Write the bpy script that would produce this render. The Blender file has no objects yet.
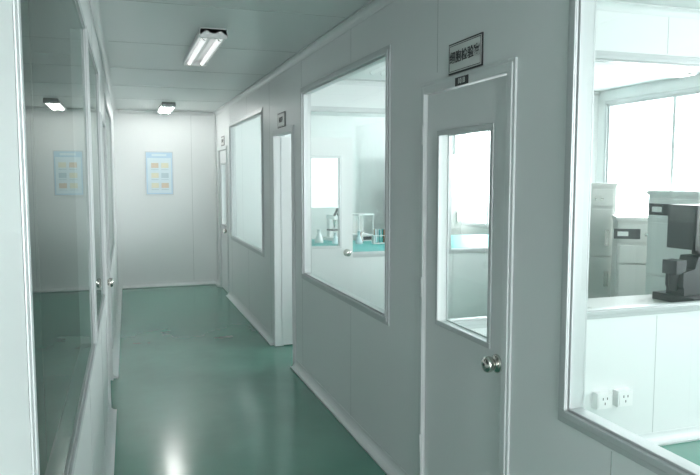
import bpy, bmesh, math
from mathutils import Matrix, Vector

H=2.49; CAM=1.55; D=1.33; YF=10.0; YB=-3.5; XE=5.0; XL=-3.2
sc=bpy.context.scene
col=sc.collection

# ---------------------------------------------------------------- materials
def new_mat(name):
    m=bpy.data.materials.new(name); m.use_nodes=True
    nt=m.node_tree; b=nt.nodes['Principled BSDF']; return m,nt,b
def pbr(name,c,rough=.5,metal=0.,emit=None,es=0.,noise=0.,nscale=3.,spec=.5,coat=0.):
    m,nt,b=new_mat(name)
    b.inputs['Roughness'].default_value=rough; b.inputs['Metallic'].default_value=metal
    b.inputs['Specular IOR Level'].default_value=spec
    b.inputs['Coat Weight'].default_value=coat; b.inputs['Coat Roughness'].default_value=.12
    b.inputs['Base Color'].default_value=(*c,1)
    if noise>0:
        tc=nt.nodes.new('ShaderNodeTexCoord'); n=nt.nodes.new('ShaderNodeTexNoise')
        n.inputs['Scale'].default_value=nscale; n.inputs['Detail'].default_value=5
        r=nt.nodes.new('ShaderNodeValToRGB')
        r.color_ramp.elements[0].position=.3; r.color_ramp.elements[1].position=.7
        r.color_ramp.elements[0].color=(*[x*(1-noise) for x in c],1)
        r.color_ramp.elements[1].color=(*[min(1,x*(1+noise)) for x in c],1)
        nt.links.new(tc.outputs['Object'],n.inputs['Vector'])
        nt.links.new(n.outputs['Fac'],r.inputs['Fac']); nt.links.new(r.outputs['Color'],b.inputs['Base Color'])
    if emit: 
        b.inputs['Emission Color'].default_value=(*emit,1); b.inputs['Emission Strength'].default_value=es
    return m
WALL=pbr('wall_panel_enamel',(.745,.772,.765),.38,noise=.01,nscale=.8)
CEIL=pbr('ceiling_panel_enamel',(.63,.675,.665),.30)
SEAM=pbr('panel_seam',(.45,.48,.47),.6)
FLOOR=pbr('green_epoxy_floor',(.080,.262,.198),.21,noise=.11,nscale=2.2,coat=.3)
ALU=pbr('aluminium_trim',(.55,.575,.575),.36,metal=.3)
COVE=pbr('cove_trim',(.67,.70,.695),.34)
DOORM=pbr('door_panel_enamel',(.745,.765,.76),.34,noise=.008,nscale=1.)
CHROME=pbr('satin_steel',(.62,.60,.56),.22,metal=1)
DARK=pbr('rubber_gasket',(.05,.055,.055),.6)
BLACK=pbr('black_plastic',(.03,.032,.034),.38)
WHITE=pbr('white_enamel',(.82,.83,.82),.3)
PLAQ=pbr('plaque_white',(.62,.64,.62),.4)
INK=pbr('plaque_ink',(.02,.02,.022),.5)
TUBE=pbr('tube_faint_glow',(.88,.9,.89),.15,emit=(1,1,1),es=.7)  # unlit tubes with a faint glow added in place of glints
TUBEON=pbr('tube_lit',(.9,.9,.9),.3,emit=(1,1,.98),es=42.)
TUBEFILL=pbr('tube_lit_fill',(.9,.9,.9),.3,emit=(1,1,1),es=32.)  # only for the added fill lamps behind the camera
SCREEN=pbr('screen',(.03,.035,.04),.12)
CAB=pbr('cabinet_grey',(.50,.51,.485),.45)
CABL=pbr('cabinet_light_grey',(.66,.68,.66),.45)
TURQ=pbr('turquoise_mat',(.05,.42,.40),.45)
WOOD=pbr('bench_frame',(.6,.61,.6),.4)
PAPB=pbr('poster_blue_border',(.46,.63,.75),.4)
PAPW=pbr('poster_paper',(.66,.77,.81),.4)
PAPO=pbr('poster_orange',(.62,.53,.42),.4)
PAPY=pbr('poster_yellow',(.70,.69,.54),.4)
PAPT=pbr('poster_teal',(.46,.58,.62),.4)
LEFTM=pbr('dim_room_wall',(.18,.21,.20),.6)  # dimness of the left rooms is put into this dark colour
AMBER=pbr('amber_bottle',(.30,.12,.04),.2)
def glass_mat(name,tint,base=.07,mx=.8):
    m=bpy.data.materials.new(name); m.use_nodes=True; nt=m.node_tree; nt.nodes.clear()
    o=nt.nodes.new('ShaderNodeOutputMaterial'); mix=nt.nodes.new('ShaderNodeMixShader')
    t=nt.nodes.new('ShaderNodeBsdfTransparent'); t.inputs['Color'].default_value=(*tint,1)
    g=nt.nodes.new('ShaderNodeBsdfGlossy'); g.inputs['Roughness'].default_value=.0; g.inputs['Color'].default_value=(.9,.95,.93,1)
    lw=nt.nodes.new('ShaderNodeLayerWeight'); lw.inputs['Blend'].default_value=.5
    p=nt.nodes.new('ShaderNodeMath'); p.operation='POWER'; p.inputs[1].default_value=5
    a=nt.nodes.new('ShaderNodeMath'); a.operation='MULTIPLY_ADD'; a.inputs[1].default_value=mx-base; a.inputs[2].default_value=base
    nt.links.new(lw.outputs['Facing'],p.inputs[0]); nt.links.new(p.outputs[0],a.inputs[0])
    nt.links.new(a.outputs[0],mix.inputs[0]); nt.links.new(t.outputs[0],mix.inputs[1]); nt.links.new(g.outputs[0],mix.inputs[2])
    nt.links.new(mix.outputs[0],o.inputs['Surface']); return m
GLASS=glass_mat('clear_glass',(.96,.98,.975),.06)
GLASSL=glass_mat('shaded_glass',(.45,.52,.50),.09,.80)

# ---------------------------------------------------------------- frames  (a along, o out of wall, z)
def frame(a,o,origin=(0,0,0)):
    a=Vector(a).normalized(); o=Vector(o).normalized(); z=Vector((0,0,1))
    m=Matrix.Identity(4)
    for i in range(3):
        m[i][0]=a[i]; m[i][1]=o[i]; m[i][2]=z[i]; m[i][3]=origin[i]
    return m
ALPHA=.010; D0=.16
class F:  # frame with sign
    def __init__(s,m,sg): s.m=m; s.s=sg
RIGHT=F(frame((0,1,0),(-1,0,0),(D,0,0)),1)
LEFT=F(frame((-ALPHA,-1,0),(1,-ALPHA,0),(-D0,0,0)),-1)
FAR=F(frame((-1,0,0),(0,-1,0),(0,YF,0)),-1)
PART1=F(frame((-1,0,0),(0,-1,0),(0,3.1,0)),-1)
PART2=F(frame((-1,0,0),(0,-1,0),(0,6.3,0)),-1)
EXT=F(frame((0,1,0),(-1,0,0),(XE,0,0)),1)
BACK=F(frame((1,0,0),(0,1,0),(0,YB,0)),1)
WORLD=F(Matrix.Identity(4),1)

class B:
    def __init__(s): s.bm=bmesh.new(); s.mats=[]
    def mi(s,m):
        if m not in s.mats: s.mats.append(m)
        return s.mats.index(m)
    def box(s,a0,a1,o0,o1,z0,z1,m):
        if a0>a1:a0,a1=a1,a0
        if o0>o1:o0,o1=o1,o0
        if z0>z1:z0,z1=z1,z0
        i=s.mi(m); v=[s.bm.verts.new(p) for p in [(a0,o0,z0),(a1,o0,z0),(a1,o1,z0),(a0,o1,z0),(a0,o0,z1),(a1,o0,z1),(a1,o1,z1),(a0,o1,z1)]]
        for f in [(0,3,2,1),(4,5,6,7),(0,1,5,4),(1,2,6,5),(2,3,7,6),(3,0,4,7)]:
            fc=s.bm.faces.new([v[k] for k in f]); fc.material_index=i
    def quad(s,pts,m):
        f=s.bm.faces.new([s.bm.verts.new(p) for p in pts]); f.material_index=s.mi(m)
    def lathe(s,c,axis,prof,m,n=24):
        ax=Vector(axis).normalized(); u=ax.orthogonal().normalized(); w=ax.cross(u); c=Vector(c); i=s.mi(m)
        rings=[[s.bm.verts.new(c+ax*t+(u*math.cos(2*math.pi*k/n)+w*math.sin(2*math.pi*k/n))*max(r,1e-4)) for k in range(n)] for t,r in prof]
        for r0,r1 in zip(rings,rings[1:]):
            for k in range(n):
                f=s.bm.faces.new([r0[k],r0[(k+1)%n],r1[(k+1)%n],r1[k]]); f.material_index=i; f.smooth=True
        f=s.bm.faces.new(rings[0][::-1]); f.material_index=i
        f=s.bm.faces.new(rings[-1]); f.material_index=i
    def extrude(s,prof,a0,a1,m,swap=False):
        i=s.mi(m)
        P=(lambda a,o,z:(o,a,z)) if swap else (lambda a,o,z:(a,o,z))
        p0=[s.bm.verts.new(P(a0,o,z)) for o,z in prof]; p1=[s.bm.verts.new(P(a1,o,z)) for o,z in prof]; n=len(prof)
        for k in range(n):
            f=s.bm.faces.new([p0[k],p0[(k+1)%n],p1[(k+1)%n],p1[k]]); f.material_index=i
        f=s.bm.faces.new(p0[::-1]); f.material_index=i; f=s.bm.faces.new(p1); f.material_index=i
    def obj(s,name,fr=WORLD,parent=None,bevel=0,origin=None,local=None):
        bmesh.ops.recalc_face_normals(s.bm,faces=s.bm.faces[:])
        if parent is None and origin is None:
            vs=[v.co for v in s.bm.verts]; origin=Vector([ (min(v[k] for v in vs)+max(v[k] for v in vs))/2 for k in range(3)])
            origin.z=min(v.z for v in vs)
        o0=Vector(origin) if origin is not None else Vector((0,0,0))
        if parent is None: bmesh.ops.translate(s.bm,verts=s.bm.verts[:],vec=-o0)
        me=bpy.data.meshes.new(name); s.bm.to_mesh(me); s.bm.free()
        for m in s.mats: me.materials.append(m)
        ob=bpy.data.objects.new(name,me); col.objects.link(ob)
        if parent is None: ob.matrix_world=fr.m@Matrix.Translation(o0)
        else: ob.parent=parent
        if bevel>0:
            b=ob.modifiers.new('bevel','BEVEL'); b.width=bevel; b.segments=2; b.limit_method='ANGLE'; b.harden_normals=False
        return ob
def empty(name,fr=WORLD,loc=(0,0,0)):
    e=bpy.data.objects.new(name,None); e.empty_display_size=.1; col.objects.link(e)
    e.matrix_world=fr.m@Matrix.Translation(Vector(loc)); return e
def text(name,s,parent,loc,size,mat,bold=.014,sx=1.0):
    cu=bpy.data.curves.new(name,'FONT'); cu.body=s; cu.size=size; cu.align_x='CENTER'; cu.align_y='CENTER'; cu.extrude=.0006; cu.offset=size*bold
    cu.space_character=1.04
    cu.materials.append(mat); t=bpy.data.objects.new(name,cu); col.objects.link(t); t.parent=parent
    m=Matrix.Identity(4)
    X=(-1,0,0);Y=(0,0,1);Z=(0,1,0)
    for i in range(3): m[i][0]=X[i]*sx; m[i][1]=Y[i]; m[i][2]=Z[i]; m[i][3]=loc[i]
    t.matrix_local=m; return t

# ---------------------------------------------------------------- wall with openings
def wall(name,fr,w0,w1,ops,mat=WALL,th=.05,z1=H,seams=True,back=None):
    b=B(); ops=sorted(ops); cur=w0
    def bx(a,c,za,zb):
        if c-a>1e-4 and zb-za>1e-4: b.box(fr.s*a,fr.s*c,-th,0,za,zb,mat)
    for (a,c,za,zb) in ops:
        bx(cur,a,0,z1); bx(a,c,0,za); bx(a,c,zb,z1); cur=c
    bx(cur,w1,0,z1)
    if seams:
        y=w0+.35
        while y<w1-.1:
            segs=[(.06,z1-.04)]
            for (a,c,za,zb) in ops:
                if a-.07<y<c+.07:
                    segs=[(.06,za-.04),(zb+.04,z1-.04)] if za>.1 else [(zb+.06,z1-.04)]
            for s0,s1 in segs:
                if s1-s0>.05: b.box(fr.s*(y-.002),fr.s*(y+.002),-.0005,.0008,s0,s1,SEAM)
            y+=1.18
    return b.obj(name,fr)

def window(name,fr,w0,w1,z0,z1,glass=GLASS,mull=(),th=.05,fw=.032,fl=.03,pane_o=-.012,po=1.0):
    e=empty(name,fr,(fr.s*(w0+w1)/2,0,z0)); c=(w0+w1)/2; hw=(w1-w0)/2-.0005; h=z1-z0-.0005
    b=B()
    ot=pane_o+.002 if po<1 else -.001
    b.box(-hw,hw,-th,ot,0.0005,fw*.6,ALU); b.box(-hw,hw,-th,ot,h-fw*.6,h,ALU)
    b.box(-hw,-hw+fw*.6,-th,ot,fw*.6,h-fw*.6,ALU); b.box(hw-fw*.6,hw,-th,ot,fw*.6,h-fw*.6,ALU)
    for m in mull: b.box((m-c)*fr.s-.02,(m-c)*fr.s+.02,-th-.008,.010,fw*.6,h-fw*.6,ALU)
    for (o0,o1,x) in ((.0005,.008*po,fl),(.008*po,.014*po,fl*.35)):
        for sgn in (1,-1):
            p,q=(o0,o1) if sgn==1 else (-th-o0,-th-o1)
            i=.012
            b.box(-hw-x,hw+x,p,q,-x,i,ALU); b.box(-hw-x,hw+x,p,q,h-i,h+x,ALU)
            b.box(-hw-x,-hw+i,p,q,i,h-i,ALU); b.box(hw-i,hw+x,p,q,i,h-i,ALU)
    b.obj('frame',parent=e,bevel=.0025*po)
    g=B()
    e0=.012
    g.quad([(-hw+e0,pane_o,e0),(hw-e0,pane_o,e0),(hw-e0,pane_o,h-e0),(-hw+e0,pane_o,h-e0)],glass)
    g.obj('glass_pane',parent=e); return e

def knob(b,a,o,z,sgn=1):
    b.lathe((a,o,z),(0,sgn,0),[(0,.036),(.004,.036),(.009,.030),(.011,.020),(.018,.018),(.023,.024),(.030,.030),(.042,.032),(.051,.028),(.056,.016),(.057,.004)],CHROME)
    b.lathe((a,o+sgn*.0572,z),(0,sgn,0),[(0,.006),(.0012,.006)],DARK,12)

def leaf(parent,w,h,kx,glass=GLASS,th=.04,o0=-.045,matrix=None,gz=(.91,1.74),gm=.125,z0=.01):
    b=B(); g0,g1=gm,w-gm; o1=o0+th
    b.box(0,g0,o0,o1,z0,h,DOORM); b.box(g1,w,o0,o1,z0,h,DOORM); b.box(g0,g1,o0,o1,z0,gz[0],DOORM); b.box(g0,g1,o0,o1,gz[1],h,DOORM)
    L=b.obj('leaf',parent=parent)
    f=B(); x=.016
    for p,q in ((o1+.0003,o1+.007),(o0-.0003,o0-.007)):
        f.box(g0-x,g1+x,p,q,gz[0]-x,gz[0]+.006,ALU); f.box(g0-x,g1+x,p,q,gz[1]-.006,gz[1]+x,ALU)
        f.box(g0-x,g0+.006,p,q,gz[0]+.006,gz[1]-.006,ALU); f.box(g1-.006,g1+x,p,q,gz[0]+.006,gz[1]-.006,ALU)
    F1=f.obj('glazing_bead',parent=parent,bevel=.002)
    gl=B(); om=(o0+o1)/2+.008
    gl.quad([(g0,om,gz[0]),(g1,om,gz[0]),(g1,om,gz[1]),(g0,om,gz[1])],glass); G=gl.obj('glass_pane',parent=parent)
    k=B(); knob(k,kx,o1,.85,1); knob(k,kx,o0,.85,-1); K=k.obj('knob',parent=parent)
    if matrix is not None:
        for o in (L,F1,G,K): o.matrix_local=matrix

def doorframe(parent,w,h,th=.05,fw=.045):
    b=B(); hw=w/2
    for (o0,o1,x) in ((.0005,.010,.022),(.010,.016,.008)):
        for sgn in (1,-1):
            p,q=(o0,o1) if sgn==1 else (-th-o0,-th-o1)
            i=fw*.55
            b.box(-hw-x,-hw+i,p,q,0,h+x,COVE); b.box(hw-i,hw+x,p,q,0,h+x,COVE); b.box(-hw+i,hw-i,p,q,h-i,h+x,COVE)
    b.box(-hw+.0005,-hw+.022,-th,0,0,h-.0005,COVE); b.box(hw-.022,hw-.0005,-th,0,0,h-.0005,COVE); b.box(-hw+.022,hw-.022,-th,0,h-.022,h-.0005,COVE)
    b.obj('frame',parent=parent,bevel=.003)

def door(name,fr,w0,w1,h,knob_at='lo',open_angle=None,glass=GLASS):
    e=empty(name,fr,(fr.s*(w0+w1)/2,0,0)); w=w1-w0; doorframe(e,w,h)
    lw=w-.052; 
    near_is_low = (fr.s==1)
    if open_angle is None:
        kx=.062 if ((knob_at=='lo')==near_is_low) else lw-.062
        leaf(e,lw,h-.03,kx,glass,matrix=Matrix.Translation((-lw/2,0,0)))
        hb=B()
        hx=(lw/2+.004) if kx<lw/2 else (-lw/2-.004)
        for z in (.25,1.0,1.7): hb.lathe((hx,.0165,z),(0,0,1),[(0,.005),(.09,.005)],COVE,12)
        hb.obj('hinge',parent=e)
    else:
        M=Matrix.Translation((w/2-.028,-.055,0))@Matrix.Rotation(open_angle,4,'Z')@Matrix.Translation((-lw,.0,0))
        leaf(e,lw,h-.03,.055,glass,matrix=M)
    return e

# ---------------------------------------------------------------- room shell
b=B(); b.box(XL,XE,YB,YF+.05,-.1,0,FLOOR); b.obj('floor')
b=B(); b.box(XL,XE+.2,YB,YF+.05,H,H+.1,CEIL)
y=YB+.31
while y<YF:
    b.box(-.05,D-.05,y-.003,y+.003,H-.0015,H+.001,SEAM); b.box(D+.1,XE,y-.003,y+.003,H-.0015,H+.001,SEAM); y+=1.18*1.0
b.obj('ceiling')

R_ops=[(-2.6,-.2,.8,2.2),(0.0,1.79,.8,2.2),(2.13,2.88,0,1.95),(3.32,5.08,.8,2.2),(5.36,6.09,0,1.95),(6.62,8.66,.8,2.2),(8.95,9.68,0,1.95)]
wall('wall_right',RIGHT,YB,YF,R_ops)
L_ops=[(-2.6,-.4,.8,2.2),(1.2,3.2,.8,2.2),(3.36,4.55,.8,2.2),(4.72,5.45,0,1.95),(5.9,8.0,.8,2.2)]
wall('wall_left',LEFT,YB,YF-.002,L_ops)
b=B(); b.box(XL,XE+.2,YF+.0005,YF+.05,0,H,WALL)
for x in (.98,-.2,2.16): b.box(x-.002,x+.002,YF-.0008,YF+.001,.06,H-.04,SEAM)
b.obj('wall_far')
wall('wall_partition_near',PART1,D+.051,XE,[(1.46,4.85,.8,2.2)])
wall('wall_partition_mid',PART2,D+.051,XE,[(1.46,4.85,.8,2.2)])
E_ops=[(1.3,2.8,.85,2.35),(3.3,6.15,.85,2.35),(6.5,9.7,.85,2.35)]
wall('wall_exterior',EXT,YB,YF,E_ops,th=.2,seams=False)
wall('wall_back',BACK,XL,XE,[(-.05,1.2,.2,2.4),(2,4.4,.85,2.3)],seams=False)  # out of view; openings added to let daylight in from behind
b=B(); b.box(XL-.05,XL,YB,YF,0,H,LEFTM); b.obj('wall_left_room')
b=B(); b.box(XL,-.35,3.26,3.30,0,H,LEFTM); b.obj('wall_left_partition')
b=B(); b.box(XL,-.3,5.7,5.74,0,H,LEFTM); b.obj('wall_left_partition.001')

# windows
n=0
def W(*a,**k):
    global n; n+=1; return window('window_%d'%n,*a,**k)
W(RIGHT,0.0,1.79,.8,2.2); W(RIGHT,3.32,5.08,.8,2.2); W(RIGHT,6.62,8.66,.8,2.2); W(RIGHT,-2.6,-.2,.8,2.2)
for (a,c,z0,z1) in [o for o in L_ops if o[2]>.1]: W(LEFT,a,c,z0,z1,glass=GLASSL,pane_o=-.003,po=.5)
W(PART1,1.46,4.85,.8,2.2,mull=(3.35,)); W(PART2,1.46,4.85,.8,2.2,mull=(3.2,))
for (a,c,z0,z1) in E_ops:
    k=(c-a)/3
    W(EXT,a,c,z0,z1,mull=(a+k,a+2*k),th=.2,fw=.06,pane_o=-.1)

# doors
door('door_1',RIGHT,2.13,2.88,1.95,'lo')
door('door_2',RIGHT,5.36,6.09,1.95,open_angle=math.radians(88))
door('door_3',RIGHT,8.95,9.68,1.95,'lo')
door('door_4',LEFT,4.72,5.45,1.95,'lo',glass=GLASSL)

# cove trims : baseboards and ceiling cove
def cove(name,fr,segs,top=False,sz=.05):
    b=B()
    for a,c in segs:
        N=6
        pr=[(sz*.95,0.0)]+[(sz*.95*(1-math.sin(t*math.pi/2/N))+.004, .012+ (sz*1.1)*(1-math.cos(t*math.pi/2/N))) for t in range(0,N+1)]+[(.0005,.012+sz*1.1)]
        poly=[(.0005,0.0005)]+[(o,max(z,.0005)) for o,z in pr]
        if top: poly=[(o,H-.0005-z) for o,z in poly]
        b.extrude(poly,fr.s*a,fr.s*c,COVE)
    return b.obj(name,fr)
cove('baseboard_right',RIGHT,[(YB,2.10),(2.91,5.33),(6.12,8.92),(9.71,YF-.0)])
cove('baseboard_left',LEFT,[(YB,4.69),(5.48,YF-.05)])
cove('baseboard_far',FAR,[(.0,D-.05)])
cove('trim_1',RIGHT,[(YB,YF)],top=True,sz=.04)
cove('trim_2',LEFT,[(YB,YF-.05)],top=True,sz=.04)
cove('trim_3',FAR,[(.0,D-.04)],top=True,sz=.04)
cove('baseboard_partition',PART1,[(D+.06,XE)])
cove('trim_4',PART1,[(D+.06,XE)],top=True,sz=.035)
cove('trim_5',PART2,[(D+.06,XE)],top=True,sz=.035)
b=B(); b.box(D-.022,D-.0005,YF-.022,YF-.0005,.07,H-.05,COVE); b.obj('trim_6',bevel=.008)

# ---------------------------------------------------------------- door signs
def sign(name,fr,w,z,txt,sw=.28,sh=.125,size=.050):
    e=empty(name,fr,(fr.s*w,0,z)); b=B()
    b.box(-sw/2,sw/2,.0008,.006,-sh/2,sh/2,INK); b.box(-sw/2+.006,sw/2-.006,.006,.0072,-sh/2+.006,sh/2-.006,PLAQ)
    t=.0025; i=.011
    for s in (-1,1):
        b.box(-sw/2+i,sw/2-i,.0072,.0078,s*(sh/2-i)-t/2,s*(sh/2-i)+t/2,INK)
        b.box(s*(sw/2-i)-t/2,s*(sw/2-i)+t/2,.0072,.0078,-sh/2+i,sh/2-i,INK)
    b.obj('plate',parent=e)
    text('lettering',txt,e,(0,.008,0),size,INK)
def numplate(fr,w,z,txt):
    e=empty('door_number_plate',fr,(fr.s*w,0,z)); b=B()
    b.box(-.055,.055,.0165,.0195,-.017,.017,INK); b.obj('plate',parent=e,bevel=.001)
    text('lettering',txt,e,(0,.0197,0),.030,PLAQ)
sign('door_sign',RIGHT,2.49,2.042,'细胞检验室')
numplate(RIGHT,2.49,1.940,'1018')
sign('door_sign',RIGHT,5.78,2.045,'检测室')
sign('door_sign',RIGHT,9.3,2.045,'准备室')

# ---------------------------------------------------------------- fluorescent fixtures
def fixture(x,y,L=1.2,rot=0,lit=None,name='fluorescent_ceiling_light'):
    e=empty(name,WORLD,(x,y,H)); e.rotation_euler=(0,0,rot); b=B()
    prof=[(-.080,-.0005),(.080,-.0005),(.090,-.045),(.080,-.045),(.045,-.018),(0,-.04),(-.045,-.018),(-.080,-.045),(-.090,-.045)]
    b.extrude(prof,-L/2,L/2,WHITE)
    for s in (-1,1): b.box(s*L/2,s*(L/2-.035),-.085,.085,-.062,-.004,WHITE)
    b.obj('housing',parent=e,bevel=.002)
    t=B()
    for s in (-1,1):
        t.lathe((-L/2+.04,s*.048,-.052),(1,0,0),[(0,.015),(L-.08,.015)],lit or TUBE,16)
        for k in (-1,1): t.lathe((k*(L/2-.06),s*.048,-.052),(1,0,0),[(-.018,.0155),(.018,.0155)],CHROME,16)
    t.obj('tubes',parent=e)
fixture(.585,5.0,L=1.15,rot=math.pi/2)
fixture(.60,9.3,L=.9,rot=math.pi/2,lit=TUBEON)
fixture(.60,-1.3,rot=math.pi/2,lit=TUBEFILL)  # added out of view behind the camera to brighten the corridor
fixture(.60,-2.7,rot=math.pi/2,lit=TUBEFILL)  # second unseen lamp added as corridor fill
fixture(4.1,4.75,rot=0); fixture(3.2,1.2,rot=math.pi/2); fixture(3.2,8.2,rot=math.pi/2)

# ---------------------------------------------------------------- poster on far wall
e=empty('framed_poster',FAR,(-.53,0,1.31)); b=B()
w,h=.38,.61
b.box(-w/2,w/2,.001,.016,0,h,ALU); b.box(-w/2+.012,w/2-.012,.016,.018,.012,h-.012,PAPB)
b.box(-w/2+.03,w/2-.03,.018,.019,.03,h-.09,PAPW)
b.box(-.10,.10,.018,.0192,h-.065,h-.035,PAPW)
for r in range(3):
    for c in range(2):
        m=[PAPY,PAPO,PAPT,PAPY,PAPO,PAPY][r*2+c]
        x0=-.125+c*.135; z0=.34-r*.14
        b.box(x0,x0+.10,.019,.0198,z0+.04,z0+.11,m)
        b.box(x0,x0+.10,.019,.0198,z0+.012,z0+.02,PAPT)
b.obj('poster_panel',parent=e)

# ---------------------------------------------------------------- sockets on partition
for x in (2.53,2.67):
    e=empty('wall_socket',PART1,(-x,0,.31)); b=B()
    wd=.05
    b.box(-wd,wd,.001,.045,-.045,.045,WHITE); b.box(-wd+.008,wd-.008,.045,.048,-.037,.037,WHITE)
    for k in (-1,1): b.box(k*.014-.003,k*.014+.003,.048,.0486,.006,.02,INK)
    b.box(-.003,.003,.048,.0486,-.022,-.008,INK)
    b.obj('box',parent=e,bevel=.004)

# ---------------------------------------------------------------- cabinets in middle room
def cabinet(x,y,w=.55,d=.55,h=1.48,rot=0,name='instrument_cabinet',M=CAB):
    e=empty(name,WORLD,(x,y,0)); e.rotation_euler=(0,0,rot); b=B()
    b.box(-w/2,w/2,-d/2,d/2,.06,h-.03,M); b.box(-w/2-.01,w/2+.01,-d/2-.015,d/2+.01,h-.03,h,M)
    b.box(-w/2+.02,w/2-.02,-d/2+.03,d/2-.02,0,.06,DARK)
    b.box(-w/2+.02,w/2-.02,-d/2-.018,-d/2-.0005,.1,.78,M)
    b.box(-w/2+.02,w/2-.02,-d/2-.018,-d/2-.0005,.80,h-.25,M)
    b.box(-w/2+.02,w/2-.02,-d/2-.012,-d/2-.0005,h-.22,h-.06,M)
    b.box(w/2-.09,w/2-.05,-d/2-.04,-d/2-.018,.9,1.05,CHROME); b.box(w/2-.09,w/2-.05,-d/2-.04,-d/2-.018,.5,.65,CHROME)
    b.box(-.24,-.02,-d/2-.016,-d/2-.012,h-.19,h-.10,BLACK); b.box(-.21,-.12,-d/2-.018,-d/2-.016,h-.165,h-.125,PLAQ)
    for k in range(3): b.lathe((.03+.06*k,-d/2-.012,h-.15),(0,-1,0),[(0,.014),(.012,.012)],CHROME,12)
    b.obj('body',parent=e,bevel=.006)
cabinet(4.28,4.16,.52,.52,1.45,rot=-math.pi/2+.12,M=CABL)
cabinet(4.45,5.75,.55,.5,1.50,rot=-math.pi/2+.9)
cabinet(4.5,5.05,.42,.45,1.2,rot=-.6)
def bench(name,x0,x1,y0,y1,z,top):
    e=empty(name,WORLD,((x0+x1)/2,(y0+y1)/2,0)); b=B(); a=(x1-x0)/2; c=(y1-y0)/2
    b.box(-a,a,-c,c,z-.03,z,WOOD); b.box(-a+.01,a-.01,-c+.01,c-.01,z+.0003,z+.004,top)
    for sx in (-1,1):
        for sy in (-1,1): b.box(sx*(a-.03)-.02,sx*(a-.03)+.02,sy*(c-.03)-.02,sy*(c-.03)+.02,0,z-.03,WOOD)
    b.box(-a+.03,a-.03,c-.04,c-.02,.2,.24,WOOD); b.box(-a+.02,a-.02,-c+.02,-c+.04,z-.09,z-.03,WOOD); b.box(-a+.02,a-.02,c-.04,c-.02,z-.09,z-.03,WOOD)
    b.obj('table',parent=e,bevel=.003)
bench('lab_bench',2.75,4.5,3.2,3.78,.74,CAB)
e=empty('measuring_machine',WORLD,(3.54,3.48,.7452)); e.rotation_euler=(0,0,.1); b=B()
b.box(-.17,.26,-.16,.16,.0005,.05,BLACK)
b.extrude([(-.15,.05),(.22,.05),(.22,.30),(-.03,.30),(-.06,.22),(-.16,.20),(-.16,.11),(-.15,.09)],-.07,.07,BLACK,swap=True)
b.box(-.21,-.12,-.055,.055,.19,.28,BLACK)
b.lathe((-.165,0,.08),(0,0,1),[(0,.022),(.03,.030),(.11,.034)],BLACK,20)
b.box(-.09,.30,-.13,.13,.345,.63,BLACK); b.box(-.05,.26,-.134,-.13,.39,.60,SCREEN); b.box(.05,.12,-.05,.05,.30,.345,BLACK)
for k in range(3): b.lathe((.02+.06*k,-.07,.16),(0,-1,0),[(0,.016),(.015,.014)],CHROME,14)
b.obj('body',parent=e,bevel=.012)

def microscope(x,y,z,rot,s=1.):
    e=empty('microscope',WORLD,(x,y,z)); e.rotation_euler=(0,0,rot); e.scale=(s,s,s); b=B()
    b.box(-.09,.09,-.12,.12,.0005,.04,WHITE); b.box(-.03,.03,.05,.11,.04,.30,WHITE); b.box(-.07,.07,-.08,.06,.13,.15,BLACK)
    b.box(-.035,.035,-.06,.11,.28,.34,WHITE); b.lathe((0,-.02,.17),(0,0,1),[(0,.01),(.05,.016),(.11,.03)],CHROME,16)
    for k in (-1,1): b.lathe((k*.03,-.05,.33),(0,-.6,.8),[(0,.017),(.09,.017),(.095,.021),(.12,.021)],BLACK,16)
    b.obj('body',parent=e,bevel=.004)
bench('lab_bench',1.6,4.6,6.50,8.0,.80,TURQ)
microscope(3.12,7.55,.8045,2.6,1.); microscope(2.42,7.8,.8045,.4,.9)
e=empty('test_tube_rack',WORLD,(2.85,7.2,.8045)); b=B()
b.box(-.15,.15,-.04,.04,.0005,.012,WHITE); b.box(-.15,.15,-.04,.04,.09,.098,WHITE)
for s in (-1,1): b.box(s*.15,s*.142,-.04,.04,.012,.09,WHITE)
for i in range(6):
    for j in (-1,1): b.lathe((-.125+.05*i,j*.02,.015),(0,0,1),[(0,.006),(.01,.009),(.15,.009)],[TURQ,AMBER,PAPW][(i+j)%3],10)
b.obj('rack',parent=e)
e=empty('laboratory_balance',WORLD,(2.75,7.72,.8045)); e.rotation_euler=(0,0,.2); b=B()
b.box(-.11,.11,-.17,.15,.0005,.07,WHITE); b.box(-.08,.08,-.174,-.17,.015,.055,INK)
for sx in (-1,1):
    for sy in (-.10,.14): b.box(sx*.10-.006,sx*.10+.006,sy-.006,sy+.006,.07,.30,WHITE)
b.box(-.11,.11,-.11,.15,.30,.315,WHITE); b.box(-.094,.094,.136,.144,.07,.30,CAB)
b.lathe((0,.02,.0702),(0,0,1),[(0,.012),(.02,.012),(.021,.045),(.026,.045)],CHROME,20)
b.obj('body',parent=e,bevel=.002)
b=B()
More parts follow.
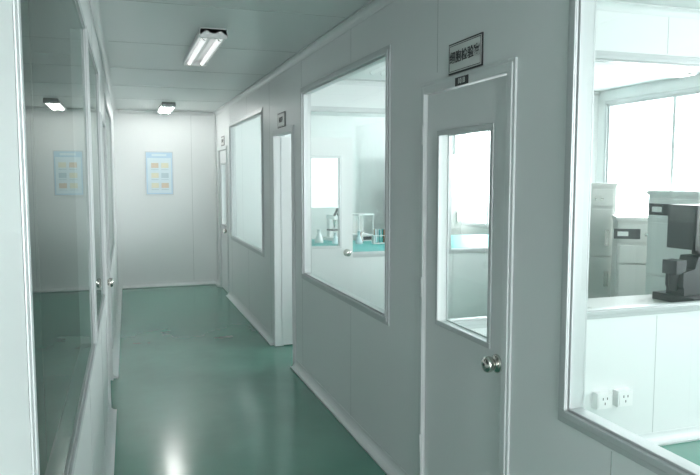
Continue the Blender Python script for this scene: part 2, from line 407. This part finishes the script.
for i,(x,y,r,hh,m) in enumerate([(3.35,7.35,.045,.17,PAPW),(3.45,7.5,.035,.14,WHITE),(2.15,7.5,.05,.16,WHITE),(2.30,7.35,.035,.13,PAPW),(3.08,7.2,.03,.10,AMBER),(2.55,7.25,.04,.15,PAPW),(2.62,7.4,.03,.12,AMBER),(1.95,7.6,.045,.18,PAPW)]):
    b.lathe((x,y,.8048),(0,0,1),[(0,r),(hh*.15,r*1.05),(hh*.65,r*.42),(hh*.95,r*.38),(hh*.95,r*.5),(hh,r*.5)],m,16)
b.obj('laboratory_flasks')
cabinet(4.4,9.4,.9,.5,1.9,name='storage_cabinet')

# ---------------------------------------------------------------- light
wd=bpy.data.worlds.new('overcast_sky'); sc.world=wd; wd.use_nodes=True
bg=wd.node_tree.nodes['Background']; bg.inputs[0].default_value=(.95,.975,1,1); bg.inputs[1].default_value=15
def portal(fr,w0,w1,z0,z1,off):
    l=bpy.data.lights.new('sky_portal','AREA'); l.shape='RECTANGLE'; l.size=w1-w0; l.size_y=z1-z0; l.cycles.is_portal=True
    o=bpy.data.objects.new('sky_portal',l); col.objects.link(o)
    oo=Vector((fr.m[0][1],fr.m[1][1],0)); z=-oo; yv=Vector((0,0,1)); x=yv.cross(z)
    p=fr.m@Vector((fr.s*(w0+w1)/2,off,(z0+z1)/2)); m=Matrix.Identity(4)
    for i in range(3): m[i][0]=x[i]; m[i][1]=yv[i]; m[i][2]=z[i]; m[i][3]=p[i]
    o.matrix_world=m
for (a,c,z0,z1) in E_ops: portal(EXT,a,c,z0,z1,-.23)
portal(BACK,-.05,1.2,.2,2.4,-.08); portal(BACK,2,4.4,.85,2.3,-.08)

sc.view_settings.view_transform='Standard'
# ---------------------------------------------------------------- camera
cd=bpy.data.cameras.new('camera'); cd.lens=35; cd.sensor_width=36; cd.clip_start=.01
co=bpy.data.objects.new('camera',cd); col.objects.link(co); co.location=(0,0,CAM)
co.rotation_euler=(math.radians(85),0,math.radians(-18.62)); sc.camera=co
